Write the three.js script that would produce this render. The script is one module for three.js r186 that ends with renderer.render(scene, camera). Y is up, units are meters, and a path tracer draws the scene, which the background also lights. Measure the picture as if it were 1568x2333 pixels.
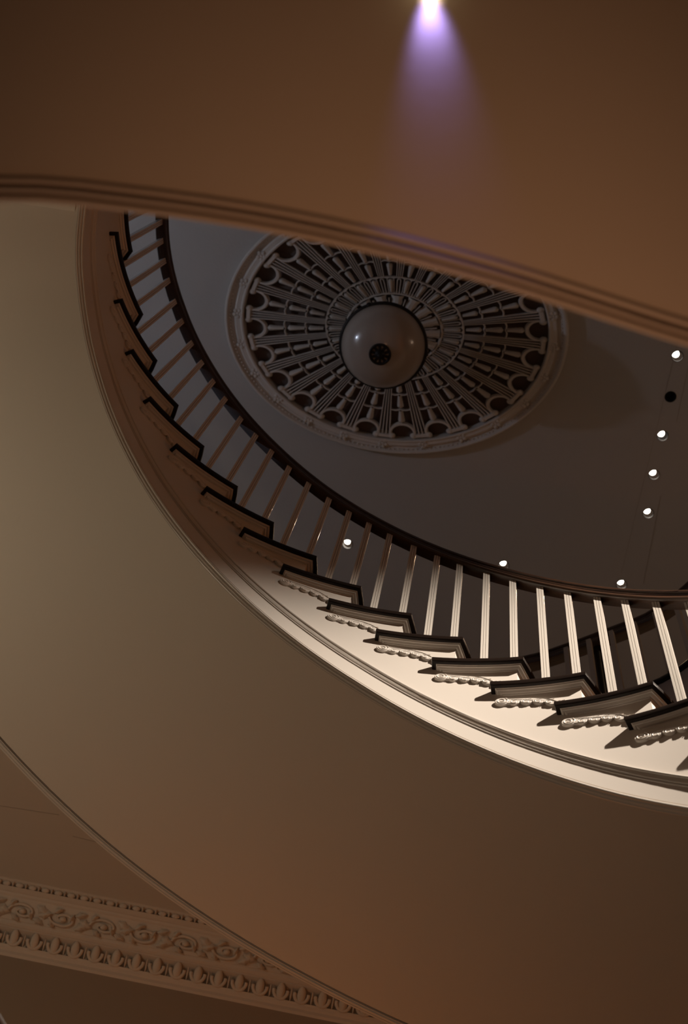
import * as THREE from 'three';
import { mergeGeometries, mergeVertices, toCreasedNormals } from 'three/addons/utils/BufferGeometryUtils.js';

// ------------------------------------------------------------------ units
// The stair is laid out in risers (one step up); R turns risers into metres. The camera stands at (0, EYE, 0).
const R = 0.18, EYE = 1.5;
const V = (x, Y, z) => new THREE.Vector3(x * R, EYE + Y * R, z * R);
const lerp = (a, b, t) => a + (b - a) * t;
const table = (pts) => (s) => {
  if (s <= pts[0][0]) return pts[0][1];
  for (let i = 1; i < pts.length; i++) if (s <= pts[i][0]) return lerp(pts[i - 1][1], pts[i][1], (s - pts[i - 1][0]) / (pts[i][0] - pts[i - 1][0]));
  return pts[pts.length - 1][1];
};
let seed = 7;
const rnd = () => { seed = (seed * 16807) % 2147483647; return seed / 2147483647; };

// ------------------------------------------------------------------ camera, exposure, light
const scene = new THREE.Scene();
scene.background = new THREE.Color(0x000000);
const FPX = 2666.9, W = 1568, H = 2333;
const camera = new THREE.PerspectiveCamera(2 * Math.atan(H / 2 / FPX) * 180 / Math.PI, W / H, 0.05, 60);
{
  const up = new THREE.Vector3(1146.7 - 784, 1166.5 - 69, FPX).normalize();            // the zenith as the camera sees it (right, up, forward)
  const fw = new THREE.Vector3(0, 0, 1).addScaledVector(up, -up.z).normalize();
  const rt = new THREE.Vector3().crossVectors(fw, up);
  // rows: the world's x, y, z in camera terms
  const X = rt.clone().negate(), Y = up, Z = fw.clone().negate();
  const right = new THREE.Vector3(X.x, Y.x, Z.x), top = new THREE.Vector3(X.y, Y.y, Z.y), fwd = new THREE.Vector3(X.z, Y.z, Z.z);
  camera.quaternion.setFromRotationMatrix(new THREE.Matrix4().makeBasis(right, top, fwd.negate()));
  camera.position.set(0, EYE, 0);
  camera.focus = 5.0;
  camera.userData.fStop = 2.8;
}
const renderer = new THREE.WebGLRenderer({ antialias: true });
renderer.toneMapping = THREE.LinearToneMapping;
renderer.toneMappingExposure = 1.0;
renderer.shadowMap.enabled = true;
const LIGHT = {
  warm: 0xff9444, under: 0xffb684, ground: 1.9, first: 4.3, back: 0.62,   // unseen warm lamps
  low: 0xffe8c8, lowPower: 2.6,              // unseen globe lamp beside the flight
  high: 0xd8e4ff, highPower: 4.7,             // unseen low lamp lighting the upper ceiling from the left
  spot: 0xfff1e0, spotPower: 172,
  down: 1.0, purple: 0.06, core: 0.02,
};

// ------------------------------------------------------------------ plan of the building
// u, v: the building's own axes, turned by TH from the camera's x, z. The stairwell is an ellipse.
const TH = 0.16, CT = Math.cos(TH), ST = Math.sin(TH);
const uv = (u, v) => [CT * u - ST * v, ST * u + CT * v];
const EX = 0.277, EZ = -5.818, EA = 9.197, EB = 7.124;
const N = 4000, angles = [], arcs = [0];
for (let i = 0; i <= N; i++) angles.push(-Math.PI + (3 * Math.PI * i) / N);
for (let i = 1; i <= N; i++) arcs.push(arcs[i - 1] + Math.hypot(EA * (Math.cos(angles[i]) - Math.cos(angles[i - 1])), EB * (Math.sin(angles[i]) - Math.sin(angles[i - 1]))));
const mid = arcs[N / 2];
function angleAt(S) {
  const want = S + mid;
  let lo = 0, hi = N;
  while (hi - lo > 1) { const m = (lo + hi) >> 1; if (arcs[m] < want) lo = m; else hi = m; }
  return lerp(angles[lo], angles[hi], (want - arcs[lo]) / (arcs[hi] - arcs[lo]));
}
function plan(S, w) {                                  // S along the well's edge, w out from it
  const t = angleAt(S), [x, z] = uv((EA + w) * Math.cos(t), -(EB + w) * Math.sin(t));
  return [EX + x, EZ + z];
}
const P = (S, w, Y) => { const [x, z] = plan(S, w); return V(x, Y, z); };

const WIDE = 8.6;                                      // width of the flight
const YC = 50, YFLOOR = 33.81, YSLAB = 30.6, STOREY = 21.8, YGROUND = -EYE / R;
const fronts = [-6.06, -4.761, -3.478, -2.136, -0.883, 0.44, 1.72, 3.07, 4.36, 5.71, 6.97, 8.266, 9.534, 11.254];     // nosings of steps 1 to 14
const frontOf = (k) => (k < 1 ? fronts[0] + (k - 1) * 1.3137 : fronts[k - 1]);
const slantOf = (k) => table([[-6, -0.32], [0, -0.35], [2, -0.42], [5, -0.56], [8, -0.7], [9.5, -0.8], [11.3, -1.05]])(frontOf(k));
const frontAt = (k, w, d = 0) => frontOf(k) + slantOf(k) * 1.2 * (1 - Math.exp(-w / 1.2)) + d * Math.hypot(1, slantOf(k));     // nosing line, swept towards the well
const backOf = (k) => frontOf(k) + (k === 13 ? 2.45 : 2.0);
const topOf = (k) => 20.81 + k - 1;
const nosing = (S) => 25.458 + 0.761 * S;              // straight line of pitch
const sag = table([[-30, -0.1], [-5, -0.1], [0, 0.02], [3, -0.03], [6, -0.02], [9, 0.08], [10.2, 0.03], [11, -0.1], [12.6, -0.62], [14, -1.35], [16, -2.75]]);
const lineY = (S) => Math.min(nosing(S) + sag(S), 34.6);
const railTop = (S) => Math.min(nosing(S) + table([[-20, 4.0], [-9, 3.93], [-7.2, 4.14], [-6.3, 4.26], [-5.3, 4.39], [-4.3, 4.50], [-3, 4.60], [0, 4.64], [2, 4.63], [4, 4.68], [7, 4.64], [9, 4.56], [10.2, 4.38], [11.6, 4.16], [13, 3.6], [15, 2.3]])(S), 38.75);

// ------------------------------------------------------------------ materials
function noiseTexture(w, h, fn, repeat, srgb) {
  const d = new Uint8Array(w * h * 4);
  for (let y = 0; y < h; y++) for (let x = 0; x < w; x++) { const c = fn(x / w, y / h), i = 4 * (y * w + x); d[i] = c[0]; d[i + 1] = c[1]; d[i + 2] = c[2]; d[i + 3] = 255; }
  const t = new THREE.DataTexture(d, w, h);
  t.wrapS = t.wrapT = THREE.RepeatWrapping; t.magFilter = t.minFilter = THREE.LinearFilter;
  if (srgb) t.colorSpace = THREE.SRGBColorSpace;
  t.repeat.set(...repeat); t.needsUpdate = true;
  return t;
}
function lattice(nx, ny) { const g = []; for (let i = 0; i < nx * ny; i++) g.push(rnd()); return (x, y) => { const X = x * nx, Y = y * ny, i = Math.floor(X), j = Math.floor(Y), f = X - i, e = Y - j, s = (t) => t * t * (3 - 2 * t), a = (p, q) => g[((q % ny) + ny) % ny * nx + ((p % nx) + nx) % nx]; return lerp(lerp(a(i, j), a(i + 1, j), s(f)), lerp(a(i, j + 1), a(i + 1, j + 1), s(f)), s(e)); }; }
const n1 = lattice(6, 6), n2 = lattice(24, 24), n3 = lattice(96, 96), g1 = lattice(4, 60), g2 = lattice(16, 180);
const plasterBump = noiseTexture(256, 256, (x, y) => { const v = 255 * (0.3 * n1(x, y) + 0.3 * n2(x, y) + 0.4 * n3(x, y)); return [v, v, v]; }, [1, 1]);
const woodMap = noiseTexture(256, 256, (x, y) => { const v = 0.55 + 0.35 * g1(x, y) + 0.3 * g2(x, y); return [64 * v, 42 * v, 29 * v]; }, [1.5, 3], true);
const std = (c, roughness, more = {}) => new THREE.MeshPhysicalMaterial({ color: new THREE.Color().setRGB(...c), roughness, side: THREE.DoubleSide, ...more });
const M = {
  paint: std([0.61, 0.555, 0.50], 0.42, { clearcoat: 0.15, clearcoatRoughness: 0.35 }),
  baluster: std([0.62, 0.57, 0.51], 0.32, { clearcoat: 0.5, clearcoatRoughness: 0.18 }),
  soffit: std([0.62, 0.57, 0.50], 0.8, { bumpMap: plasterBump, bumpScale: 0.0003 }),
  ceiling: std([0.55, 0.52, 0.48], 0.9, { bumpMap: plasterBump, bumpScale: 0.0015 }),
  wall: std([0.36, 0.30, 0.24], 0.9, { bumpMap: plasterBump, bumpScale: 0.002 }),
  plaster: std([0.70, 0.64, 0.57], 0.85),
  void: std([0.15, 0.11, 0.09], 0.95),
  wood: std([1.15, 1.1, 1.0], 0.38, { map: woodMap, clearcoat: 0.3, clearcoatRoughness: 0.25 }),
  tread: std([0.010, 0.005, 0.003], 0.4, { specularIntensity: 0.35 }),
  bronze: std([0.018, 0.012, 0.009], 0.5, { metalness: 0.4 }),
  glass: std([0.46, 0.39, 0.33], 0.22, { clearcoat: 0.8, clearcoatRoughness: 0.12 }),
  can: std([0.05, 0.036, 0.028], 0.3, { metalness: 0.2 }),
  black: std([0.008, 0.006, 0.005], 0.8),
  floor: std([0.20, 0.12, 0.07], 0.5),
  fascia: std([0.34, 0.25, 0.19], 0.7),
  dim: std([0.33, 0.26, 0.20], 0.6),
  joint: std([0.42, 0.37, 0.32], 0.9),
};
const glow = (c, k) => new THREE.MeshStandardMaterial({ color: 0x000000, emissive: c, emissiveIntensity: k, roughness: 0.6 });

// ------------------------------------------------------------------ building helpers
const used = {};
function numbered(n) { const k = used[n] = (used[n] ?? -1) + 1; return k ? `${n}_${String(k).padStart(3, '0')}` : n; }
function thing(name, label, category, at = [0, 0, 0], group) {
  const o = new THREE.Group(); o.name = numbered(name); scene.add(o);
  o.position.set(...at); o.userData = { label, category };
  if (group) o.userData.group = group;
  return o;
}
function part(name, geo, mat, parent, extra) {         // geometry is given in the world; it is moved into its thing's own axes
  const g = Array.isArray(geo) ? (geo.length > 1 ? mergeGeometries(geo.map(flat)) : geo[0]) : geo;
  const m = new THREE.Mesh(g, mat); m.name = name; m.castShadow = m.receiveShadow = true;
  let root = parent; while (root.parent && root.parent !== scene) root = root.parent;
  g.translate(-root.position.x, -root.position.y, -root.position.z);
  if (extra) m.userData = extra;
  parent.add(m);
  return m;
}
function flat(g) { const r = g.index ? g.toNonIndexed() : g; for (const k of Object.keys(r.attributes)) if (!['position', 'normal', 'uv'].includes(k)) r.deleteAttribute(k); if (!r.attributes.uv) r.setAttribute('uv', new THREE.BufferAttribute(new Float32Array(r.attributes.position.count * 2), 2)); return r; }
function structure(name, geo, mat) {
  const g = Array.isArray(geo) ? mergeGeometries(geo.map(flat)) : geo;
  const m = new THREE.Mesh(g, mat); m.name = name; m.castShadow = m.receiveShadow = true; m.userData = { kind: 'structure' };
  scene.add(m); return m;
}
// a grid of points [row][column] as a surface
function grid(rows, crease = 0.5, closed = false) {
  const n = rows.length, m = rows[0].length, pos = [], uvs = [], idx = [];
  let along = 0;
  for (let i = 0; i < n; i++) {
    if (i) along += rows[i][0].distanceTo(rows[i - 1][0]);
    let across = 0;
    for (let j = 0; j < m; j++) { if (j) across += rows[i][j].distanceTo(rows[i][j - 1]); pos.push(rows[i][j].x, rows[i][j].y, rows[i][j].z); uvs.push(along, across); }
  }
  for (let i = 0; i + 1 < n; i++) for (let j = 0; j + 1 < m; j++) { const a = i * m + j, b = a + 1, c = a + m, d = c + 1; idx.push(a, c, b, b, c, d); }
  const g = new THREE.BufferGeometry();
  g.setAttribute('position', new THREE.Float32BufferAttribute(pos, 3)); g.setAttribute('uv', new THREE.Float32BufferAttribute(uvs, 2)); g.setIndex(idx);
  if (closed) { const q = g.clone(); q.deleteAttribute('uv'); const r = toCreasedNormals(mergeVertices(q, 1e-6), crease); r.setAttribute('uv', g.toNonIndexed().attributes.uv); return r; }
  return toCreasedNormals(g, crease);
}
const sweep = (stations, profile, crease, closed) => grid(stations.map((f) => profile.map(([w, y]) => f(w, y))), crease, closed);
const cap = (f, profile) => { const c = profile.reduce((a, [w, y]) => [a[0] + w / profile.length, a[1] + y / profile.length], [0, 0]); return grid([profile.map(([w, y]) => f(w, y)), profile.map(() => f(...c))]); };
const range = (a, b, n) => Array.from({ length: n + 1 }, (_, i) => lerp(a, b, i / n));
const ring = (p) => [...p, p[0]];
function box(cx, cy, cz, sx, sy, sz, turn = 0) { const g = new THREE.BoxGeometry(sx, sy, sz); g.rotateY(turn); g.translate(cx, cy, cz); return g; }
function slabGeometry(outer, holes, yTop, yBottom) {   // outer, holes: lists of [x, z] in risers
  const s = new THREE.Shape(outer.map(([x, z]) => new THREE.Vector2(x * R, z * R)));
  for (const h of holes) s.holes.push(new THREE.Path(h.map(([x, z]) => new THREE.Vector2(x * R, z * R))));
  const g = new THREE.ExtrudeGeometry(s, { depth: (yTop - yBottom) * R, bevelEnabled: false });
  g.rotateX(Math.PI / 2); g.translate(0, EYE + yTop * R, 0);
  return g;
}

// ------------------------------------------------------------------ room shell
const U0 = -50, U1 = 33, V0 = -30.4, V1 = 16;
const rect = (e = 0) => [uv(U0 - e, V0 - e), uv(U1 + e, V0 - e), uv(U1 + e, V1 + e), uv(U0 - e, V1 + e)];
{
  const yB = YGROUND - 0.5, yT = YC + 1.5, yc = EYE + R * (yB + yT) / 2, hy = R * (yT - yB);
  const wall = (name, u, v, su, sv) => { const [x, z] = uv(u, v); structure(name, box(x * R, yc, z * R, su * R, hy, sv * R, -TH), M.wall); };
  wall('wall_back', (U0 + U1) / 2, V0 - 0.5, U1 - U0 + 2, 1);
  wall('wall_front', (U0 + U1) / 2, V1 + 0.5, U1 - U0 + 2, 1);
  wall('wall_left', U0 - 0.5, (V0 + V1) / 2, 1, V1 - V0 - 0.02);
  wall('wall_right', U1 + 0.5, (V0 + V1) / 2, 1, V1 - V0 - 0.02);
  structure('floor', slabGeometry(rect(0), [], YGROUND, YGROUND - 0.5), M.floor);
}
// downlights of the upper ceiling, by their place per unit of height
const lampSpots = [[0.228, -0.199], [0.2365, -0.234], [0.244, -0.269], [0.251, -0.305], [0.2605, -0.341], [0.265, -0.415], [0.157, -0.434], [0.0127, -0.4635] ].map(([x, z]) => [x * YC, z * YC]);
const HOLE = 0.235;
const MED = { x: -0.0083 * YC, z: -0.2535 * YC, a: 0.1495 * YC, b: 0.1125 * YC, th: 0.215 };
const medal = (r, t, h) => { const u = MED.a * r * Math.cos(t), v = MED.b * r * Math.sin(t), c = Math.cos(MED.th), s = Math.sin(MED.th); return V(MED.x + c * u - s * v, YC - h, MED.z + s * u + c * v); };
{
  const circle = (x, z, r, n = 24) => range(0, 2 * Math.PI, n).slice(0, n).map((t) => [x + r * Math.cos(t), z + r * Math.sin(t)]);
  const oval = range(0, 2 * Math.PI, 72).slice(0, 72).map((t) => { const p = medal(0.9, t, 0); return [p.x / R, p.z / R]; });
  const ceiling = structure('ceiling', slabGeometry(rect(0), [oval, ...lampSpots.map(([x, z]) => circle(x, z, HOLE))], YC + 1.2, YC), M.ceiling);
  // the access panel round the row of lamps: thin open joints
  const seam = (u0, v0, u1, v1, w) => { const [x0, z0] = uv(u0 * YC, v0 * YC), [x1, z1] = uv(u1 * YC, v1 * YC), L = Math.hypot(x1 - x0, z1 - z0); return box((x0 + x1) / 2 * R, EYE + YC * R - 0.0006, (z0 + z1) / 2 * R, L * R, 0.0016, w * R, -Math.atan2(z1 - z0, x1 - x0)); };
  const j = (g) => { const m = new THREE.Mesh(g, M.joint); m.name = 'panel_joint'; m.castShadow = m.receiveShadow = true; ceiling.add(m); };
  j(seam(0.2095, -0.36, 0.2145, -0.447, 0.035)); j(seam(0.2035, -0.215, 0.2065, -0.29, 0.02)); j(seam(0.1905, -0.20, 0.1925, -0.44, 0.012));
}

// ------------------------------------------------------------------ the two upper floors, open at the stair
const YLOW = YSLAB - STOREY;
const landingCurve = new THREE.CatmullRomCurve3([plan(13.4, 0.05), [-8.2, -5.2], [-6.3, -3.55], ...[[-0.370, -0.252], [-0.255, -0.224], [-0.103, -0.199], [0.05, -0.187], [0.232, -0.184]].map(([x, z]) => [x * YLOW, z * YLOW]), [5, -1.5], [7.4, 0.4]].map(([x, z]) => new THREE.Vector3(x, 0, z)), false, 'centripetal');
const landingEdge = landingCurve.getSpacedPoints(60).map((p) => [p.x, p.z]);
const edgePath = [...landingEdge, [9, 3.2], [11.5, 6.5], [13.2, 7.2]];
// the gallery's side of the opening, right of the flight
const gallery = new THREE.CatmullRomCurve3([plan(0, WIDE + 0.4), [5.7, -21.2], [8.05, -19.95], [9.25, -18.95], [10.55, -17.7], [11.5, -16.72], [12.25, -15.35], [12.9, -13.5], [13.8, -10.3], [14.8, -5], [15.3, -1], [15.4, 3], [14.6, 6.4]].map(([x, z]) => new THREE.Vector3(x, 0, z)), false, 'centripetal').getSpacedPoints(80).map((p) => [p.x, p.z]);
const opening = [...range(11.254, 13.2, 8).map((s) => plan(s, 0.5)), ...edgePath, ...gallery.slice().reverse(), ...range(0.3, 11.254, 40).map((s) => plan(s, WIDE + 0.4))];
const stationsOf = (path, sign = 1) => path.map((p, i) => {
  const a = path[Math.max(0, i - 1)], b = path[Math.min(path.length - 1, i + 1)], L = Math.hypot(b[0] - a[0], b[1] - a[1]);
  const nx = -(b[1] - a[1]) / L, nz = (b[0] - a[0]) / L;
  return (yBase) => (w, y) => V(p[0] + sign * nx * w, yBase + y, p[1] + sign * nz * w);
});
// mouldings of a string's lower edge and of its middle, (distance from the edge, height)
const BAND = [[0.25, -2.86], [0.268, -2.885], [0.25, -2.905], [0.185, -2.91], [0.17, -2.925], [0.165, -2.95], [0.175, -2.975], [0.198, -2.99], [0.20, -3.0], [0.205, -3.03], [0.222, -3.06], [0.232, -3.08], [0.212, -3.085], [0.205, -3.10], [0.215, -3.12], [0.242, -3.125], [0.242, -3.145], [0.228, -3.15], [0.228, -3.17], [0.25, -3.18]];
const FOOT = [[0.250, -3.70], [0.290, -3.725], [0.290, -3.745], [0.238, -3.75], [0.222, -3.775], [0.222, -3.805], [0.242, -3.83], [0.270, -3.835], [0.282, -3.815], [0.294, -3.835], [0.306, -3.86], [0.330, -3.87], [0.346, -3.85], [0.358, -3.86], [0.370, -3.885], [0.402, -3.89], [0.418, -3.86]];
function floorSlab(drop) {
  const yT = YFLOOR - drop, yB = YSLAB - drop;
  structure(drop ? 'ceiling_002' : 'ceiling_001', slabGeometry(rect(0), [opening], yT, yB), M.soffit);
  // fascia and mouldings along the landing's edge
  const st = stationsOf(edgePath).map((f) => f(yB));
  const prof = [[0, 3.2], [0.02, 3.0], [0.02, 1.3], [-0.10, 1.22], [-0.12, 1.16], [-0.03, 1.0], [0, 0.98], [0, 0.12], [0.02, 0.08], [0.02, -0.02], [0.045, -0.05], [0.075, -0.045], [0.085, 0], [0.10, -0.03], [0.125, -0.045], [0.15, -0.02], [0.155, 0.0], [0.165, -0.02], [0.195, -0.03], [0.215, -0.01], [0.22, 0.03]];
  const shifted = prof.map(([w, y]) => [w - 0.06, y]);
  structure(drop ? 'trim_2' : 'trim_1', sweep(st, shifted, 0.6), M.paint);
}
floorSlab(0); floorSlab(STOREY);

// the fascia round the stair opening of the upper floor, with the dark floor edge on it
{
  const round = [...range(11.1, 0.3, 40).map((s) => plan(s, WIDE + 0.4)), ...gallery];
  const st = stationsOf(round, -1).map((f) => f(YFLOOR));
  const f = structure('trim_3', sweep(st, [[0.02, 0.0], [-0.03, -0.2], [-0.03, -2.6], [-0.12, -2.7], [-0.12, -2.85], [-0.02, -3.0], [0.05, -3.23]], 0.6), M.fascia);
  const e = new THREE.Mesh(sweep(st, ring([[-0.16, 0.02], [-0.18, -0.06], [-0.16, -0.13], [0.0, -0.13], [0.0, 0.02]]), 0.5, true), M.tread);
  e.name = 'floor_edge'; e.castShadow = e.receiveShadow = true; f.add(e);
}

// ------------------------------------------------------------------ staircase
const stair = thing('staircase', 'curved staircase sweeping up across the photo, with dark tread ends and scroll brackets', 'staircase', P(-16.6, 4, 12.81).toArray());
const lower = thing('lower_staircase', 'lower flight of the curved stair under the visible one, below the photo', 'staircase', P(-14, 4, 12.81 - STOREY + 1).toArray());
function flight(root, drop, kFrom, kTo, full) {
  const s0 = frontOf(kFrom) + 0.25, s1 = full ? 13.2 : 11.2;
  const st = range(s0, s1, 110).map((s) => (w, y) => P(s, w, lineY(s) - drop + y));
  // string: upper face, middle moulding, fascia, foot moulding
  const face = [];
  for (let k = kFrom; k <= kTo; k++) {
    const a = frontAt(k, 0.25, 0.24), b = (k === 14 ? 13.2 : frontAt(k + 1, 0.25, 0.24)), top = topOf(k) - 0.1 - drop;
    face.push(grid(range(a, b, 6).map((s) => [P(s, 0.25, top), P(s, 0.25, Math.min(top, lineY(s) - drop - 1.3))])));
  }
  face.push(sweep(st, [[0.25, -1.1], [0.25, -2.0], [0.25, -2.9]]));
  part('string_board', face, M.paint, root);
  part('string_moulding', sweep(st, BAND, 0.45), M.paint, root);
  part('string_fascia', sweep(st, [[0.25, -3.18], [0.25, -3.70]]), M.paint, root);
  part('edge_moulding', sweep(st, FOOT, 0.45), M.paint, root);
  const wide = range(0.418, WIDE - 0.1, 10);
  part('soffit', sweep(st, wide.map((w) => [w, -3.87]), 0.6), M.soffit, root);
  part('outer_string', sweep(st, [[WIDE - 0.1, -3.87], [WIDE - 0.1, -3.66], [WIDE - 0.02, -3.66], [WIDE - 0.02, -3.86], [WIDE, -3.86], [WIDE + 0.02, -3.9], [WIDE + 0.07, -3.91], [WIDE + 0.085, -3.87], [WIDE + 0.1, -3.9], [WIDE + 0.15, -3.9], [WIDE + 0.17, -3.85], [WIDE + 0.1, -3.6], [WIDE + 0.1, -0.6]], 0.45), M.paint, root);
  for (let k = kFrom; k <= kTo; k++) step(root, k, drop, full);
}
const BULL = [[0.03, 0], [0.008, -0.012], [0, -0.04], [0, -0.115], [0.01, -0.14], [0.035, -0.152], [0.12, -0.152]];
const COVE = [[0.095, -0.145], [0.095, -0.158], [0.105, -0.164], [0.11, -0.156], [0.118, -0.17], [0.125, -0.185], [0.15, -0.182], [0.158, -0.17], [0.17, -0.185], [0.195, -0.205], [0.215, -0.205], [0.222, -0.19], [0.235, -0.215], [0.256, -0.225]];
function around(k, profile, y0) {                      // a profile led round the tread: back return, long side, nosing
  const sb = backOf(k), along = [], at = (S, w) => [S, w];
  const corners = [(d) => at(sb - d, 0.262), (d) => at(sb - d, d), ...range(0, 1, 8).slice(1, 8).map((t) => (d) => at(lerp(sb - d, frontAt(k, d, d), t), d)), (d) => at(frontAt(k, d, d), d), ...[0.27, 0.45, 0.8, 1.4, 2.4, 4.5, WIDE - 0.1].map((w) => (d) => at(frontAt(k, w, d), w))];
  for (const c of corners) along.push(profile.map(([d, y]) => { const [S, w] = c(d); return P(S, w, y0 + y); }));
  return grid(along, 0.45);
}
const bracketShape = (() => {                          // outline in (S from the nosing, height under the tread's top), scallops along the underside
  const top = [[1.72, -0.40], [1.56, -0.435], [1.32, -0.45], [1.09, -0.465], [0.92, -0.52], [0.78, -0.61], [0.66, -0.72], [0.56, -0.82]];
  const low = [[0.50, -0.90], [0.70, -0.775], [0.93, -0.64], [1.16, -0.60], [1.41, -0.565], [1.645, -0.575]];
  const under = [];
  for (let i = 0; i + 1 < low.length; i++) for (let j = 0; j < 7; j++) { const t = j / 7, b = Math.sin(Math.PI * t) ** 0.7; under.push([lerp(low[i][0], low[i + 1][0], t), lerp(low[i][1], low[i + 1][1], t) - 0.085 * b]); }
  const vol = [];
  for (let a = -135; a <= 140; a += 12.5) { const r = a * Math.PI / 180; vol.push([1.775 + 0.145 * Math.cos(r), -0.525 + 0.125 * Math.sin(r)]); }
  return [...top.slice().reverse().map((p) => p), ...[], ...vol.slice().reverse(), ...under.slice().reverse()];
})();
function bracket(k, drop) {
  const sf = frontOf(k), Y = topOf(k) - drop, s = new THREE.Shape(bracketShape.map(([a, b]) => new THREE.Vector2(a, b)));
  const bend = (g) => { const p = g.attributes.position; for (let i = 0; i < p.count; i++) { const q = P(sf + p.getX(i), 0.262 - p.getZ(i), Y + p.getY(i)); p.setXYZ(i, q.x, q.y, q.z); } g.computeVertexNormals(); return g; };
  const body = new THREE.ExtrudeGeometry(s, { depth: 0.062, bevelEnabled: true, bevelThickness: 0.012, bevelSize: 0.012, bevelOffset: -0.012, bevelSegments: 1 });
  const list = [bend(body)];
  // carving: a spiral on the volute and curled leaves over the scallops
  const tube = (pts, r) => bend(new THREE.TubeGeometry(new THREE.CatmullRomCurve3(pts.map(([a, b]) => new THREE.Vector3(a, b, 0.074))), pts.length * 3, r, 5));
  const spiral = []; for (let i = 0; i <= 22; i++) { const t = i / 22, r = 0.118 * (1 - 0.8 * t), a = 2.2 + t * 10; spiral.push([1.775 + 1.1 * r * Math.cos(a), -0.525 + 0.92 * r * Math.sin(a)]); }
  list.push(tube(spiral, 0.014));
  const low = [[0.62, -0.80], [0.83, -0.70], [1.05, -0.625], [1.29, -0.60], [1.53, -0.58]];
  for (const [a, b] of low) { list.push(tube([[a - 0.11, b + 0.09], [a - 0.03, b + 0.07], [a + 0.05, b + 0.02], [a + 0.04, b - 0.035], [a - 0.03, b - 0.045], [a - 0.05, b - 0.005]], 0.013)); list.push(tube([[a - 0.02, b + 0.1], [a + 0.06, b + 0.07], [a + 0.1, b + 0.02]], 0.01)); }
  list.push(tube([[1.66, -0.44], [1.4, -0.455], [1.1, -0.485], [0.9, -0.55], [0.75, -0.65], [0.58, -0.81]], 0.014));
  return list;
}
function step(root, k, drop, full) {
  const sb = backOf(k), Y = topOf(k) - drop, ws = [0.03, 0.27, 0.6, 1.2, 2, 4, 6, WIDE - 0.1];
  const sn = (w) => (k === 14 ? 13.1 : frontAt(k + 1, w, 0.3)), near = k === 14 ? 13.1 : frontAt(k + 1, 0.2, 0.3);
  const sheet = (y) => grid(range(0, 1, 8).map((t) => ws.map((w) => P(lerp(frontAt(k, w, 0.03), sn(w), t), w, y)))), strip = (y) => grid(range(near - 0.2, sb - 0.03, 6).map((q) => [0.03, 0.262].map((w) => P(q, w, y))));
  const g = k === 14 ? [sheet(Y), sheet(Y - 0.15), ...landingNosing(Y)] : [around(k, BULL, Y), sheet(Y), sheet(Y - 0.15), strip(Y), strip(Y - 0.15)];
  const t = part('tread', g, M.tread, root);
  part('cove_moulding', k < 14 ? around(k, COVE, Y) : landingRun(COVE, Y), M.paint, t);
  part('riser', [grid(ws.map((w) => Math.max(w, 0.25)).map((w) => [P(frontAt(k, w, 0.25), w, Y - 0.1), P(frontAt(k, w, 0.25), w, Y - 1.02)]))], M.paint, root);
  if (k < 14 && full) part('scroll_bracket', bracket(k, drop), M.paint, t);
}
function landingRun(profile, Y) {                       // the landing's edge runs on along the well
  const cols = [...range(13.2, 0, 10).slice(0, 10).map((q) => (d) => [q > 0 ? lerp(13.2, frontAt(14, d, d), (13.2 - q) / 13.2) : 0, d]), (d) => [frontAt(14, d, d), d], ...[0.27, 0.45, 0.8, 1.4, 2.4, 4.5, WIDE - 0.1].map((w) => (d) => [frontAt(14, w, d), w])];
  return grid(cols.map((c) => profile.map(([d, y]) => { const [q, w] = c(d); return P(q, w, Y + y); })), 0.45);
}
function landingNosing(Y) { return [landingRun(BULL, Y)]; }
flight(stair, 0, -7, 14, true);
flight(lower, STOREY, -5, 13, false);

// ------------------------------------------------------------------ balustrades
const railProfile = ring([[0.175, -0.47], [0.135, -0.455], [0.105, -0.41], [0.10, -0.36], [0.118, -0.305], [0.155, -0.285], [0.16, -0.25], [0.135, -0.235], [0.125, -0.19], [0.14, -0.15], [0.14, -0.125], [0.108, -0.11], [0.098, -0.07], [0.105, -0.02], [0.14, 0.01], [0.20, 0.035], [0.28, 0.045], [0.36, 0.035], [0.43, 0.005], [0.465, -0.05], [0.455, -0.1], [0.41, -0.15], [0.41, -0.24], [0.455, -0.30], [0.46, -0.40], [0.42, -0.47]]);
const BALW = 0.275;
const reeded = (() => {                                // cross-section of a baluster: three reeds on every face
  const h = 0.084, side = [[-h, 0], [-0.66 * h, 0], [-0.40 * h, 0], [-0.34 * h, 0.3 * h], [-0.28 * h, 0], [0.28 * h, 0], [0.34 * h, 0.3 * h], [0.40 * h, 0], [0.66 * h, 0]];
  const out = [];
  for (let q = 0; q < 4; q++) { const c = Math.round(Math.cos(q * Math.PI / 2)), s = Math.round(Math.sin(q * Math.PI / 2)); for (const [a, d] of side) { const x = a, y = -(h - d); out.push([c * x - s * y, s * x + c * y]); } }
  return out;
})();
function balusterGeometry(S, w, y0, y1, scale = 1) {
  const [x, z] = plan(S, w), [x2, z2] = plan(S + 0.02, w), L = Math.hypot(x2 - x, z2 - z), tx = (x2 - x) / L, tz = (z2 - z) / L;
  const at = ([a, b], y) => V(x + scale * (a * tx - b * tz), y, z + scale * (a * tz + b * tx));
  const loop = ring(reeded);
  return grid([loop.map((p) => at(p, y0)), loop.map((p) => at(p, y1))], 0.3);
}
const measured = [-6.44, -5.79, -5.19, -4.53, -3.89, -3.24, -2.59, -1.90, -1.30, -0.65, 0.04, 0.66, 1.28, 1.93, 2.63, 3.33, 4.00, 4.64, 5.28, 6.00, 6.61, 7.24, 7.87, 8.56, 9.16, 9.80, 10.38, 10.96, 11.51, 12.1];
const more = Array.from({ length: 9 }, (_, i) => -7.1 - 0.655 * i);
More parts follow.
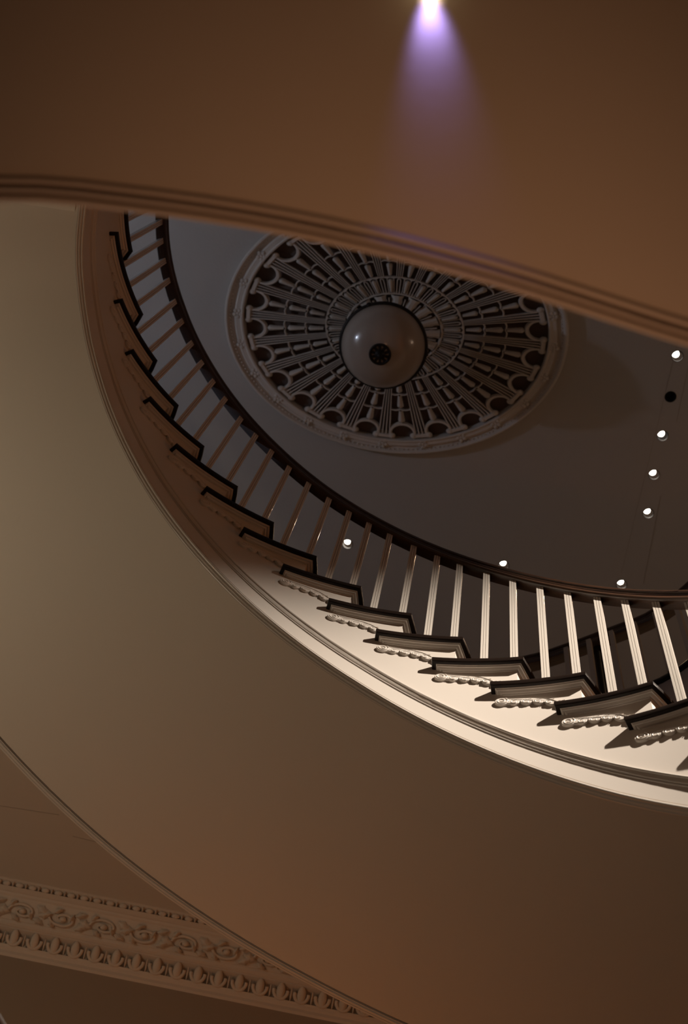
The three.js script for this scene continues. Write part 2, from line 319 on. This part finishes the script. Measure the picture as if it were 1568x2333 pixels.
function treadTopAt(S) { let y = topOf(-7) - 1; for (let k = -7; k <= 14; k++) if (S >= frontOf(k) - 0.02) y = topOf(k); return y; }
function balustrade(root, drop, list, sA, sB) {
  part('handrail', [sweep(range(sA, sB, 120).map((s) => (w, y) => P(s, w, railTop(s) - drop + y)), railProfile, 0.55, true), cap((w, y) => P(sA, w, railTop(sA) - drop + y), railProfile), cap((w, y) => P(sB, w, railTop(sB) - drop + y), railProfile)], M.wood, root);
  for (const S of list) part('baluster', balusterGeometry(S, BALW, treadTopAt(S) - (drop ? STOREY : 0), railTop(S) - 0.455 - drop), M.baluster, root);
}
balustrade(thing('stair_balustrade', 'dark polished handrail on pale reeded balusters along the curved stair', 'balustrade', P(-6.44, BALW, treadTopAt(-6.44)).toArray()), 0, [...more, ...measured], -13, 13.6);
balustrade(thing('stair_balustrade', 'dark handrail with a bright edge just showing in the bottom left corner', 'balustrade', P(2, BALW, treadTopAt(2) - STOREY).toArray()), STOREY + 0.14, measured.slice(6, 24), -4, 9);

// gallery round the opening of the upper floor
{
  const yR = 38.5, root = thing('gallery_balustrade', 'shadowed dark railing of the upper floor gallery, seen between the pale balusters at right', 'balustrade', V(11.5, YFLOOR, -16.7).toArray());
  const st = stationsOf(gallery, -1).map((f) => f(yR));
  part('handrail', sweep(st, railProfile.map(([w, y]) => [1.3 * w - 0.2, 1.3 * y + 0.05]), 0.55, true), M.wood, root);
  let run = 0, next = 0.3;
  const spots = [];
  for (let i = 1; i < gallery.length; i++) { const [ax, az] = gallery[i - 1], [bx, bz] = gallery[i], L = Math.hypot(bx - ax, bz - az); while (next <= run + L) { const t = (next - run) / L; spots.push([lerp(ax, bx, t), lerp(az, bz, t), Math.atan2(bz - az, bx - ax)]); next += 0.86; } run += L; }
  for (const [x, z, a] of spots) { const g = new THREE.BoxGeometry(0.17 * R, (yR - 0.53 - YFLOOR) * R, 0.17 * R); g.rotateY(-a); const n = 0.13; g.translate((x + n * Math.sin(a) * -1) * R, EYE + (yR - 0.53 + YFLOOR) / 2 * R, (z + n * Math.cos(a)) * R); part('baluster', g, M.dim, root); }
  const [nx, nz] = [10.23, -18.45];
  const post = new THREE.LatheGeometry([[0.0, 0], [0.26, 0], [0.26, 0.5], [0.2, 0.58], [0.17, 0.7], [0.17, 3.6], [0.2, 3.7], [0.2, 3.85], [0.17, 3.95], [0.19, 4.3], [0.0, 4.32]].map(([a, b]) => new THREE.Vector2(a * R, b * R)), 20);
  post.translate(nx * R, EYE + YFLOOR * R, nz * R);
  part('newel_post', post, M.tread, root);
}

// ------------------------------------------------------------------ cornice of the hall below, on the back wall
{
  const uA = U0, uB = 24, Yc = YSLAB;
  const st = range(uA, uB, 2).map((u) => (q, y) => { const [x, z] = uv(u, V0 + q); return V(x, Yc + y, z); });
  // q: out from the wall, y: down from the ceiling
  const prof = [[1.75, 0], [1.75, -0.04], [1.70, -0.06], [1.54, -0.07], [1.54, -0.20], [1.62, -0.22], [1.50, -0.25], [1.46, -0.26], [1.40, -0.26], [1.36, -0.31], [1.28, -0.33], [1.24, -0.38], [0.74, -0.80], [0.70, -0.80], [0.66, -0.88], [0.58, -0.91], [0.52, -0.91], [0.52, -0.96], [0.10, -0.99], [0.06, -1.30], [0.20, -1.36], [0.15, -1.40], [0.12, -1.46], [0.07, -1.50], [0.07, -1.62], [0.0, -1.68]];
  const cornice = structure('trim_4', sweep(st, prof, 0.35), M.plaster);
  const place = (u, q, y) => { const [x, z] = uv(u, V0 + q); return V(x, Yc + y, z); };
  const add = (name, g) => { const m = new THREE.Mesh(g, M.plaster); m.name = name; m.castShadow = m.receiveShadow = true; cornice.add(m); return m; };
  const blob = (u, q, y, ru, rq, ry, tilt = 0, seg = 10) => { const g = new THREE.SphereGeometry(1, seg, 8), p = g.attributes.position, c = Math.cos(tilt), s = Math.sin(tilt); for (let i = 0; i < p.count; i++) { const a = ru * p.getX(i), b0 = rq * p.getZ(i), h0 = ry * p.getY(i); const v = place(u + a, q + c * b0 - s * h0, y + s * b0 + c * h0); p.setXYZ(i, v.x, v.y, v.z); } g.computeVertexNormals(); return g; };
  const pitch = 0.706;
  for (let i = 0; i < 32; i++) {                       // egg and dart
    const u = -12.4 + i * pitch;
    add('egg', blob(u, 0.35, -1.17, 0.145, 0.12, 0.27, -0.72));
    const rim = new THREE.TubeGeometry(new THREE.CatmullRomCurve3([-1, -0.8, -0.4, 0, 0.4, 0.8, 1].map((t) => place(u + 0.235 * Math.sin(t * 1.75), 0.50 - 0.30 * (Math.cos(t * 1.75) + 1) * 0.5, -0.99 - 0.36 * (Math.cos(t * 1.75) + 1) * 0.5))), 16, 0.062 * R, 7);
    add('egg_cup', rim);
    add('dart', blob(u + pitch / 2, 0.32, -1.2, 0.03, 0.05, 0.2, -0.72, 6));
  }
  for (let i = 0; i < 36; i++) {                       // bead and reel under the ceiling
    const u = -12.6 + i * 0.455;
    add('bead', blob(u, 1.635, -0.14, 0.145, 0.09, 0.085, 0, 8));
    add('reel', blob(u + 0.2275, 1.65, -0.14, 0.035, 0.09, 0.09, 0, 6));
  }
  for (let i = 0; i < 11; i++) {                        // scrolling leaves on the sloping frieze
    const u0 = -12.4 + i * 1.42, on = (a, t, h) => { const q = lerp(1.24, 0.74, t), y = lerp(-0.38, -0.80, t); return place(u0 + a, q + 0.64 * h * 1.4, y - 0.77 * h * 1.4); };
    const up = i % 2 ? 1 : -1, tt = (t) => (up > 0 ? t : 1 - t);
    const stem = []; for (let j = 0; j <= 16; j++) { const f = j / 16, r = 0.42 * (1 - 0.78 * f), a = Math.PI + f * 8.2; stem.push(on(0.05 + r * Math.cos(a) * 1.15, tt(0.5 + 0.92 * r * Math.sin(a)), 0.05)); }
    const list = [new THREE.TubeGeometry(new THREE.CatmullRomCurve3(stem), 40, 0.05 * R, 5)];
    const leaf = (a, t, L, ang, wd) => { const rows = []; for (let j = 0; j <= 6; j++) { const f = j / 6, half = wd * Math.sin(Math.PI * Math.min(1, f * 0.9 + 0.1)) * (1 + 0.25 * Math.cos(f * 19)), row = []; for (let m = -2; m <= 2; m++) { const d = m / 2 * half, x = a + L * f * Math.cos(ang) - d * Math.sin(ang), y = t + (L * f * Math.sin(ang) + d * Math.cos(ang)) * 1.5; row.push(on(x, tt(Math.min(0.98, Math.max(0.02, y))), 0.015 + 0.10 * (1 - (m / 2) ** 2) * (0.4 + Math.sin(Math.PI * f)))); } rows.push(row); } return grid(rows, 1.2); };
    list.push(flat(leaf(0.5, 0.1, 0.55, 0.5, 0.14)), flat(leaf(0.62, 0.55, 0.5, -0.3, 0.13)), flat(leaf(0.45, 0.75, 0.42, 0.3, 0.1)), flat(leaf(-0.42, 0.35, 0.36, -0.9, 0.1)), flat(leaf(-0.3, 0.72, 0.4, 0.6, 0.1)), flat(leaf(0.3, 0.42, 0.3, 1.2, 0.08)), flat(blobOn(on, 0.05, tt(0.5))));
    add('leaf_scroll', mergeGeometries(list.map(flat)));
  }
  function blobOn(on, a, t) { const rows = []; for (let i = 0; i <= 5; i++) { const row = []; for (let j = 0; j <= 10; j++) { const th = j / 10 * 2 * Math.PI, r = 0.13 * Math.sin(i / 5 * Math.PI / 2); row.push(on(a + r * Math.cos(th), t + 1.5 * r * Math.sin(th) * 0.8, 0.03 + 0.12 * Math.cos(i / 5 * Math.PI / 2))); } rows.push(row); } return grid(rows, 1.2); }
  // hairline joints in the lower ceiling
  for (const [a, b] of [[[-0.262, -0.893], [-0.19, -0.878]], [[-0.17, -0.9], [-0.10, -0.893]]]) {
    const x0 = a[0] * Yc, z0 = a[1] * Yc, x1 = b[0] * Yc, z1 = b[1] * Yc, m = new THREE.Mesh(box((x0 + x1) / 2 * R, EYE + Yc * R - 0.0006, (z0 + z1) / 2 * R, Math.hypot(x1 - x0, z1 - z0) * R, 0.0016, 0.004, -Math.atan2(z1 - z0, x1 - x0)), M.joint);
    m.name = 'panel_joint'; m.castShadow = m.receiveShadow = true; cornice.add(m);
  }
}

// ------------------------------------------------------------------ ceiling medallion
{
  const root = thing('ceiling_medallion', 'oval plaster fan medallion pierced like a grille, behind the bowl lamp on the ceiling', 'medallion', medal(0, 0, 0).toArray());
  const turn = (n) => range(0, 2 * Math.PI, n);
  const hoop = (prof, n = 96) => sweep(turn(n).map((t) => (r, h) => medal(r, t, h)), prof, 0.5);
  part('rim', hoop([[1.0, -0.02], [1.003, 0.13], [1.0, 0.29], [0.993, 0.37], [0.984, 0.37], [0.976, 0.31], [0.968, 0.20], [0.958, 0.14], [0.946, 0.12], [0.937, 0.2], [0.932, 0.26]], 120), M.plaster, root);
  part('flower_band', hoop([[0.932, 0.26], [0.925, 0.25], [0.908, 0.25], [0.904, 0.29], [0.897, 0.31], [0.890, 0.29], [0.888, 0.2], [0.886, -0.5]], 120), M.plaster, root);
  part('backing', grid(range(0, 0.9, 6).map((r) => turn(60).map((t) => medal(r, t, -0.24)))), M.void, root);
  const beads = [];
  for (let i = 0; i < 220; i++) { const t = (i + 0.5) / 220 * 2 * Math.PI, c = medal(0.966, t, 0.22), g = new THREE.SphereGeometry(0.0085, 6, 4); g.translate(c.x, c.y, c.z); beads.push(g); }
  part('bead_row', beads, M.plaster, root, { kind: 'stuff' });
  const D = Math.PI / 180, SEC = 15 * D;
  // a bar: centre line of [r, theta], half width in unit radius, heights at its base and crest
  const bar = (pts, half, h0, h1) => grid(pts.map(([r, t], i) => {
    const a = pts[Math.max(0, i - 1)], b = pts[Math.min(pts.length - 1, i + 1)], ax = a[0] * Math.cos(a[1]), ay = a[0] * Math.sin(a[1]), bx = b[0] * Math.cos(b[1]), by = b[0] * Math.sin(b[1]), L = Math.hypot(bx - ax, by - ay), nx = -(by - ay) / L, ny = (bx - ax) / L, x = r * Math.cos(t), y = r * Math.sin(t);
    const hw = typeof half === 'function' ? half(i / (pts.length - 1)) : half;
    return [[-1, h0], [-0.9, h1 * 0.6 + h0 * 0.4], [-0.5, h1], [0.5, h1], [0.9, h1 * 0.6 + h0 * 0.4], [1, h0]].map(([f, h]) => { const X = x + f * hw * nx, Y = y + f * hw * ny; return medal(Math.hypot(X, Y), Math.atan2(Y, X), h); });
  }), 0.7);
  const leafBar = (t, r0, r1, w0) => grid(range(0, 1, 10).map((f) => {
    const r = lerp(r0, r1, f), w = w0 * (f < 0.12 ? Math.sqrt(f / 0.12) * 0.92 + 0.08 : lerp(1, 0.52, (f - 0.12) / 0.88)) * (1 + 0.07 * Math.sin(f * 30)), crest = 0.10 + 0.16 * (f < 0.15 ? f / 0.15 : 1 - 0.35 * f);
    return [-1, -0.8, -0.35, 0, 0.35, 0.8, 1].map((q) => medal(Math.hypot(r, q * w), t + Math.atan2(q * w, r), lerp(-0.02, crest, Math.sqrt(Math.max(0, 1 - q * q)))));
  }), 1.0);
  for (let k = 0; k < 24; k++) {
    const t0 = k * SEC, tm = t0 + SEC / 2, deg = (d) => t0 + d * D;
    // fluted panel: four straight reeds, wider towards the rim
    const reeds = [-2.15, -0.72, 0.72, 2.15].map((d) => bar(range(0.405, 0.85, 2).map((r) => [r, deg(d)]), (f) => lerp(0.0030, 0.0050, f), -0.04, 0.14));
    for (const s of [-1.5, 1.5]) reeds.push(bar(range(0.272, 0.375, 2).map((r) => [r, deg(s)]), 0.0036, -0.04, 0.13));
    reeds.push(bar(range(-1, 1, 6).map((q) => [0.375 + 0.016 * Math.sqrt(Math.max(0, 1 - q * q)), deg(1.5 * q)]), 0.004, -0.04, 0.13));
    part('fluted_panel', reeds, M.plaster, root);
    // capital: a block with two rolled ends
    const capital = [bar(range(-3.0, 3.0, 8).map((d) => [0.862, deg(d)]), 0.021, -0.3, 0.20)];
    for (const s of [-3.05, 3.05]) capital.push(grid(range(0, Math.PI / 2, 4).map((a) => turn(10).map((b) => { const rr = 0.024 * Math.sin(a), x = 0.862 + rr * Math.cos(b), y = rr * Math.sin(b); return medal(Math.hypot(x, y), deg(s) + Math.atan2(y, x), 0.08 + 0.15 * Math.cos(a)); })), 1));
    part('capital', capital, M.plaster, root);
    // horseshoe arch between two panels
    const arch = []; for (let i = 0; i <= 18; i++) { const a = (180 + lerp(-108, 108, i / 18)) * D, x = 0.838 + 0.074 * Math.cos(a), y = 0.074 * Math.sin(a); arch.push([Math.hypot(x, y), tm + Math.atan2(y, x)]); }
    part('arch', bar(arch, (f) => lerp(0.009, 0.014, Math.sin(Math.PI * f)), -0.08, 0.15), M.plaster, root);
    // chain of leaves with its ties
    const chain = [leafBar(tm, 0.752, 0.652, 0.022), leafBar(tm, 0.632, 0.528, 0.021), leafBar(tm, 0.508, 0.416, 0.019), leafBar(tm, 0.388, 0.29, 0.0165)];
    chain.push(bar([[0.775, tm], [0.742, tm]], 0.005, -0.05, 0.11));
    for (const r of [0.643, 0.518, 0.403]) for (const s of [-1, 1]) { const span = SEC / 2 - 2.1 * D; chain.push(bar(range(0, 1, 4).map((q) => [r + 0.008 * Math.sin(Math.PI * q) * (r > 0.41 ? 1 : -1), tm + s * span * q]), 0.0055, -0.05, 0.13)); }
    for (const s of [-2.9, 2.9]) chain.push(bar(range(0.272, 0.398, 2).map((r) => [r, tm + s * D]), 0.0035, -0.05, 0.12));
    part('leaf_chain', chain, M.plaster, root);
    // small flower on the band
    const fl = [];
    for (let p = 0; p < 6; p++) { const c = medal(0.9235, t0, 0.25), b = p / 5 * 2 * Math.PI, g = new THREE.SphereGeometry(1, 8, 6), q = p < 5 ? 0.026 : 0; g.scale(p < 5 ? 0.017 : 0.013, 0.011, p < 5 ? 0.017 : 0.013); g.translate(c.x + q * Math.cos(b), c.y, c.z + q * Math.sin(b)); fl.push(g); }
    part('flower', fl, M.plaster, root);
  }
  part('inner_ring', hoop([[0.408, -0.05], [0.406, 0.12], [0.398, 0.12], [0.396, -0.05]], 96), M.plaster, root);
  part('hub_ring', hoop([[0.287, -0.2], [0.285, 0.08], [0.280, 0.14], [0.273, 0.14], [0.268, 0.08], [0.266, -0.1]], 96), M.plaster, root);
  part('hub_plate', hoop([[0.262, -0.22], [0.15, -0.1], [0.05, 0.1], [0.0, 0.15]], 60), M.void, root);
  for (let k = 0; k < 16; k++) {
    const t = k / 16 * 2 * Math.PI, rows = range(0, 1, 8).map((f) => { const r = lerp(0.266, 0.06, f), w = lerp(0.036, 0.012, f) * (1 + 0.1 * Math.cos(f * 25)); return [-1, -0.7, -0.3, 0, 0.3, 0.7, 1].map((q) => medal(Math.hypot(r, q * w), t + Math.atan2(q * w, r), lerp(0.06, 0.22, f) + 0.16 * (1 - q * q) + (Math.abs(q) === 0.3 ? 0.03 : 0) + 0.1 * Math.sin(Math.PI * f))); });
    const spear = bar(range(0.25, 0.1, 3).map((r) => [r, t + Math.PI / 16]), 0.004, 0.0, 0.3);
    part('acanthus_leaf', [grid(rows, 0.9), spear], M.plaster, root);
  }
}

// ------------------------------------------------------------------ bowl lamp
{
  const c = V(MED.x - 0.2, YC, MED.z - 0.1), root = thing('pendant_lamp', 'unlit glass bowl lamp with dark rim and finial, hanging below the fan medallion', 'lamp', c.toArray());
  const lathe = (pts, n = 64) => { const g = new THREE.LatheGeometry(pts.map(([a, b]) => new THREE.Vector2(a * R, b * R)), n); g.translate(c.x, c.y, c.z); return g; };
  const yR = -2.85, rB = 1.74, dB = 1.42;
  const bowl = []; for (let i = 0; i <= 24; i++) { const a = i / 24 * Math.PI / 2; bowl.push([Math.max(0.001, rB * Math.sin(a)), yR - dB * Math.cos(a) ** 0.92]); }
  for (let i = 24; i >= 0; i--) { const a = i / 24 * Math.PI / 2; bowl.push([Math.max(0.001, (rB - 0.04) * Math.sin(a)), yR - (dB - 0.04) * Math.cos(a) ** 0.92]); }
  part('glass_bowl', lathe(bowl), M.glass, root);
  part('rim', lathe([[1.70, -2.78], [1.78, -2.76], [1.84, -2.80], [1.85, -2.88], [1.80, -2.95], [1.73, -2.96], [1.70, -2.9], [1.70, -2.78]]), M.bronze, root);
  const yF = yR - dB;
  const ringF = new THREE.TorusGeometry(0.40 * R, 0.055 * R, 10, 40); ringF.rotateX(Math.PI / 2); ringF.translate(c.x, c.y + (yF + 0.01) * R, c.z);
  const fin = part('finial', [ringF, lathe([[0.001, yF - 0.28], [0.07, yF - 0.26], [0.10, yF - 0.2], [0.09, yF - 0.12], [0.19, yF - 0.07], [0.20, yF - 0.02], [0.16, yF + 0.02], [0.001, yF + 0.03]], 28)], M.bronze, root);
  for (let k = 0; k < 10; k++) {
    const s = new THREE.Shape(); s.moveTo(0.15 * R, -0.055 * R); s.lineTo(0.40 * R, -0.062 * R); s.lineTo(0.40 * R, 0.062 * R); s.lineTo(0.15 * R, 0.055 * R);
    const g = new THREE.ExtrudeGeometry(s, { depth: 0.03 * R, bevelEnabled: false }); g.rotateX(Math.PI / 2); g.rotateY(k / 10 * 2 * Math.PI); g.translate(c.x, c.y + (yF + 0.01) * R, c.z);
    part('petal', g, M.bronze, fin);
  }
  part('canopy', lathe([[0.001, -0.72], [0.2, -0.7], [0.36, -0.6], [0.44, -0.45], [0.46, -0.3], [0.001, -0.3]], 32), M.bronze, root);
  for (let k = 0; k < 3; k++) {
    const a = 0.12 + k / 3 * 2 * Math.PI, A = new THREE.Vector3(c.x + 1.77 * R * Math.cos(a), c.y - 2.8 * R, c.z + 1.77 * R * Math.sin(a)), B = new THREE.Vector3(c.x + 0.36 * R * Math.cos(a), c.y - 0.6 * R, c.z + 0.36 * R * Math.sin(a));
    const links = [], n = 16;
    for (let i = 0; i < n; i++) { const g = new THREE.TorusGeometry(0.011, 0.0026, 5, 10); g.scale(1, 1.5, 1); g.rotateY(i % 2 ? Math.PI / 2 : 0); g.applyQuaternion(new THREE.Quaternion().setFromUnitVectors(new THREE.Vector3(0, 1, 0), B.clone().sub(A).normalize())); const p = A.clone().lerp(B, (i + 0.5) / n); g.translate(p.x, p.y, p.z); links.push(g); }
    part('chain', links, M.bronze, root);
    const lug = new THREE.SphereGeometry(0.022, 10, 8); lug.scale(1, 1.2, 1); lug.translate(A.x, A.y - 0.006, A.z);
    part('lug', lug, M.bronze, root);
  }
}

// ------------------------------------------------------------------ downlights in the upper ceiling
{
  const labels = ['lit recessed downlight at far right, topmost of the row beside the landing edge', 'unlit dark recessed downlight, second from the top of the row at right', 'lit recessed downlight with black inner collar, third from the top of the row', 'bright recessed downlight with a halo, fourth from the top of the row at right', 'lit recessed downlight at the lower end of the row, above the ceiling joint', 'bright recessed downlight just above the handrail at right', 'recessed downlight half hidden behind the handrail top, near the middle of the rail', 'bright recessed downlight seen between two balusters, lowest left of all'];
  const tint = [1, 0, 1, 1.6, 1, 1.8, 1.3, 1.8];
  lampSpots.forEach(([x, z], i) => {
    const c = V(x, YC, z), root = thing('downlight', labels[i], 'downlight', c.toArray(), 'recessed downlights of the upper ceiling');
    const lathe = (pts) => { const g = new THREE.LatheGeometry(pts.map(([a, b]) => new THREE.Vector2(a * R, b * R)), 32); g.translate(c.x, c.y, c.z); return g; };
    part('can', lathe([[HOLE + 0.015, -0.012], [HOLE - 0.012, -0.014], [HOLE - 0.012, 0.25], [HOLE - 0.03, 0.75], [0.001, 0.78]]), i === 1 ? M.black : M.can, root);
    if (i === 1) { part('baffle', lathe([[HOLE - 0.02, 0.02], [0.15, 0.3], [0.001, 0.34]]), M.black, root); return; }
    if (i === 2) part('collar', lathe([[HOLE - 0.015, 0.12], [HOLE - 0.02, 0.5], [0.18, 0.52]]), M.black, root);
    const face = new THREE.SphereGeometry(0.16 * R, 24, 10, 0, 2 * Math.PI, Math.PI / 2, Math.PI / 2); face.scale(1, 0.45, 1); face.rotateZ(-0.35); face.translate(c.x - 0.05 * R, c.y + 0.27 * R, c.z + 0.015 * R);
    part('lens', face, glow(0xfff4e6, 7), root);
    const l = new THREE.SpotLight(0xffd2a6, LIGHT.down * tint[i], 0, 0.75, 1, 2);
    l.position.set(c.x, c.y - 0.02, c.z); l.castShadow = true; l.shadow.radius = 0.9;
    l.target.position.set(c.x, 0, c.z); scene.add(l, l.target);
  });
}

// ------------------------------------------------------------------ unseen spotlight over the well, placed out of view to light the string
{
  const c = V(13.8, 34.4, 4.0), aim = P(-5.8, 0.25, 19.6), root = thing('unseen_spotlight', 'unseen black spotlight over the stairwell at right, placed to light the string', 'spotlight', c.toArray());
  const d = aim.clone().sub(c).normalize(), q = new THREE.Quaternion().setFromUnitVectors(new THREE.Vector3(0, -1, 0), d);
  const set = (g) => { g.applyQuaternion(q); g.translate(c.x, c.y, c.z); return g; };
  part('head', set(new THREE.LatheGeometry([[0.001, 0.14], [0.03, 0.14], [0.045, 0.1], [0.05, -0.01], [0.045, -0.01], [0.042, 0.03], [0.001, 0.03]].map(([a, b]) => new THREE.Vector2(a, b)), 28)), M.black, root);
  const lens = new THREE.CylinderGeometry(0.041, 0.041, 0.004, 24); lens.translate(0, 0.02, 0);
  part('lens', set(lens), glow(0xffe8d0, 3), root);
  const L = (YC - 34.4) * R - 0.1, rod = new THREE.CylinderGeometry(0.006, 0.006, L, 10); rod.translate(c.x, c.y + 0.1 + L / 2, c.z);
  part('rod', rod, M.black, root);
  const l = new THREE.SpotLight(LIGHT.spot, LIGHT.spotPower, 0, 0.46, 1, 2);
  l.position.copy(c).addScaledVector(d, 0.005); l.target.position.copy(aim); l.castShadow = true; l.shadow.radius = 2.0; scene.add(l, l.target);
}

const BEAM = [0.366, -0.931];                         // along the soffit towards the well
// ------------------------------------------------------------------ lamp out of view under the landing, placed for the soffit's purple glow
{
  const yS = YSLAB - STOREY, x = -0.066 * yS, z = 0.020 * yS, c = V(x, yS, z);
  const root = thing('unseen_soffit_spotlight', 'small unseen spotlight on the landing soffit just out of view, placed for the purple glow', 'spotlight', c.toArray());
  const base = new THREE.CylinderGeometry(0.02, 0.02, 0.006, 20); base.translate(c.x, c.y - 0.003, c.z + 0.02);
  part('base', base, M.black, root);
  const head = new THREE.LatheGeometry([[0.0, -0.02], [0.008, -0.02], [0.0105, 0.0], [0.0105, 0.012]].map(([a, b]) => new THREE.Vector2(a, b)), 20); head.rotateX(-Math.PI / 2); head.translate(c.x, c.y - 0.02, c.z + 0.006);
  part('head', head, M.black, root);
  const lens = new THREE.SphereGeometry(0.0115, 16, 12); lens.translate(c.x, c.y - 0.02, c.z - 0.006);
  part('lens', lens, glow(0xffe2b0, 1.2), root);
  const l = new THREE.SpotLight(0xb09cff, LIGHT.purple, 0, 0.52, 1, 2);
  l.position.set(c.x, c.y - 0.02, c.z - 0.0125); l.castShadow = true; l.shadow.radius = 0.4;
  l.target.position.set(c.x + 0.2 * BEAM[0], c.y + 0.055, c.z + 0.2 * BEAM[1]); scene.add(l, l.target);
  const w = new THREE.SpotLight(0xffe0b4, LIGHT.core, 0, 0.5, 1, 2);  // second, warm light for the pale hot core of the glow
  w.position.copy(l.position); w.castShadow = true; w.shadow.radius = 0.4;
  w.target.position.set(c.x + 0.03 * BEAM[0], c.y + 0.02, c.z + 0.03 * BEAM[1]); scene.add(w, w.target);
}

// ------------------------------------------------------------------ unseen lamps, placed out of view to light soffits, string and ceiling
function unseenWallLamp(label, u, v, Y, color, power, out) {
  const [x, z] = uv(u, v), c = V(x, Y, z), root = thing('unseen_wall_lamp', label, 'lamp', c.toArray());
  const n = new THREE.Vector3(...[uv(...out)].map(([a, b]) => [a, 0, b])[0]);
  const plate = new THREE.CylinderGeometry(0.06, 0.06, 0.02, 24); plate.rotateX(Math.PI / 2); plate.lookAt(n); plate.translate(c.x + n.x * 0.01, c.y, c.z + n.z * 0.01);
  part('wall_plate', plate, M.bronze, root);
  const arm = new THREE.TubeGeometry(new THREE.CatmullRomCurve3([c.clone().addScaledVector(n, 0.01), c.clone().addScaledVector(n, 0.08).setY(c.y - 0.05), c.clone().addScaledVector(n, 0.15).setY(c.y - 0.02), c.clone().addScaledVector(n, 0.16).setY(c.y + 0.05)]), 16, 0.008, 8);
  part('arm', arm, M.bronze, root);
  const b = c.clone().addScaledVector(n, 0.16).setY(c.y + 0.11), bulb = new THREE.SphereGeometry(0.06, 20, 16); bulb.translate(b.x, b.y, b.z);
  part('globe', bulb, glow(color, 3), root);
  const l = new THREE.PointLight(color, power, 0, 2); l.position.copy(b); l.castShadow = true; l.shadow.radius = 2.5; scene.add(l);
}
function unseenFloorLamp(label, x, z, Yfoot, Yglobe, color, power, aim) {
  const f = V(x, Yfoot, z), root = thing('unseen_floor_lamp', label, 'lamp', f.toArray()), h = (Yglobe - Yfoot) * R;
  const lathe = (pts, n = 24) => { const g = new THREE.LatheGeometry(pts.map(([a, b]) => new THREE.Vector2(a, b)), n); g.translate(f.x, f.y, f.z); return g; };
  part('base', lathe([[0.001, 0], [0.14, 0], [0.14, 0.015], [0.05, 0.03], [0.02, 0.06], [0.001, 0.06]]), M.bronze, root);
  part('pole', lathe([[0.011, 0.05], [0.011, h - 0.1], [0.03, h - 0.07], [0.001, h - 0.07]], 14), M.bronze, root);
  const top = new THREE.Vector3(f.x, f.y + h, f.z);
  if (aim) {                                            // an uplighter: an open bowl with the lamp in it
    part('bowl', lathe([[0.03, h - 0.09], [0.09, h - 0.06], [0.12, h], [0.115, h], [0.086, h - 0.055], [0.03, h - 0.08]], 28), M.bronze, root);
    const lens = new THREE.SphereGeometry(0.03, 16, 12); lens.translate(top.x, top.y - 0.03, top.z);
    part('bulb', lens, glow(color, 2), root);
    const l = new THREE.SpotLight(color, power, 0, 0.58, 1, 2); l.position.set(top.x, top.y + 0.012, top.z); l.target.position.copy(aim); l.castShadow = true; l.shadow.radius = 2; scene.add(l, l.target);
    return;
  }
  const globe = new THREE.SphereGeometry(0.07, 24, 16); globe.translate(top.x, top.y, top.z);
  part('globe', globe, glow(color, 2), root);
  const l = new THREE.PointLight(color, power, 0, 2); l.position.copy(top); l.castShadow = true; l.shadow.radius = 3; scene.add(l);
}
unseenFloorLamp('unseen warm uplighter under the stairwell, placed to light the landing soffit', 2.4, -5.6, YGROUND, 1.0, LIGHT.under, LIGHT.ground, V(0.5, YLOW, -3.5));  // unseen, aimed at the near landing's soffit
unseenFloorLamp('unseen white globe lamp beside the curved flight, placed to light its soffit', -17.4, -14.5, YFLOOR - STOREY, 20, LIGHT.low, LIGHT.lowPower);  // unseen, lights the left part of the flight's soffit
unseenFloorLamp('unseen low warm globe lamp behind the flight, placed to light its soffit from below', -1, -25.5, YFLOOR - STOREY, 13.2, LIGHT.warm, LIGHT.back);  // unseen, warms the flight's soffit from underneath
unseenWallLamp('unseen warm globe lamp on the right wall, placed to light the string at left', U1, -4, 22, LIGHT.warm, LIGHT.first, [-1, 0]);  // unseen, gives the string at left its warm light
unseenFloorLamp('unseen low cool globe lamp on the upper floor, placed to light the ceiling from the left', ...uv(-28.5, -9), YFLOOR, 35.4, LIGHT.high, LIGHT.highPower);  // unseen, rakes the upper ceiling and medallion from the left
unseenFloorLamp('added amber fill lamp on the upper floor gallery, brightens the ceiling at right', ...uv(29, -4), YFLOOR, 38.5, 0xffdcc0, 1.2);  // added fill for the right of the upper ceiling

scene.traverse((o) => { if (o.isMesh) o.castShadow = o.receiveShadow = true; });
renderer.render(scene, camera);
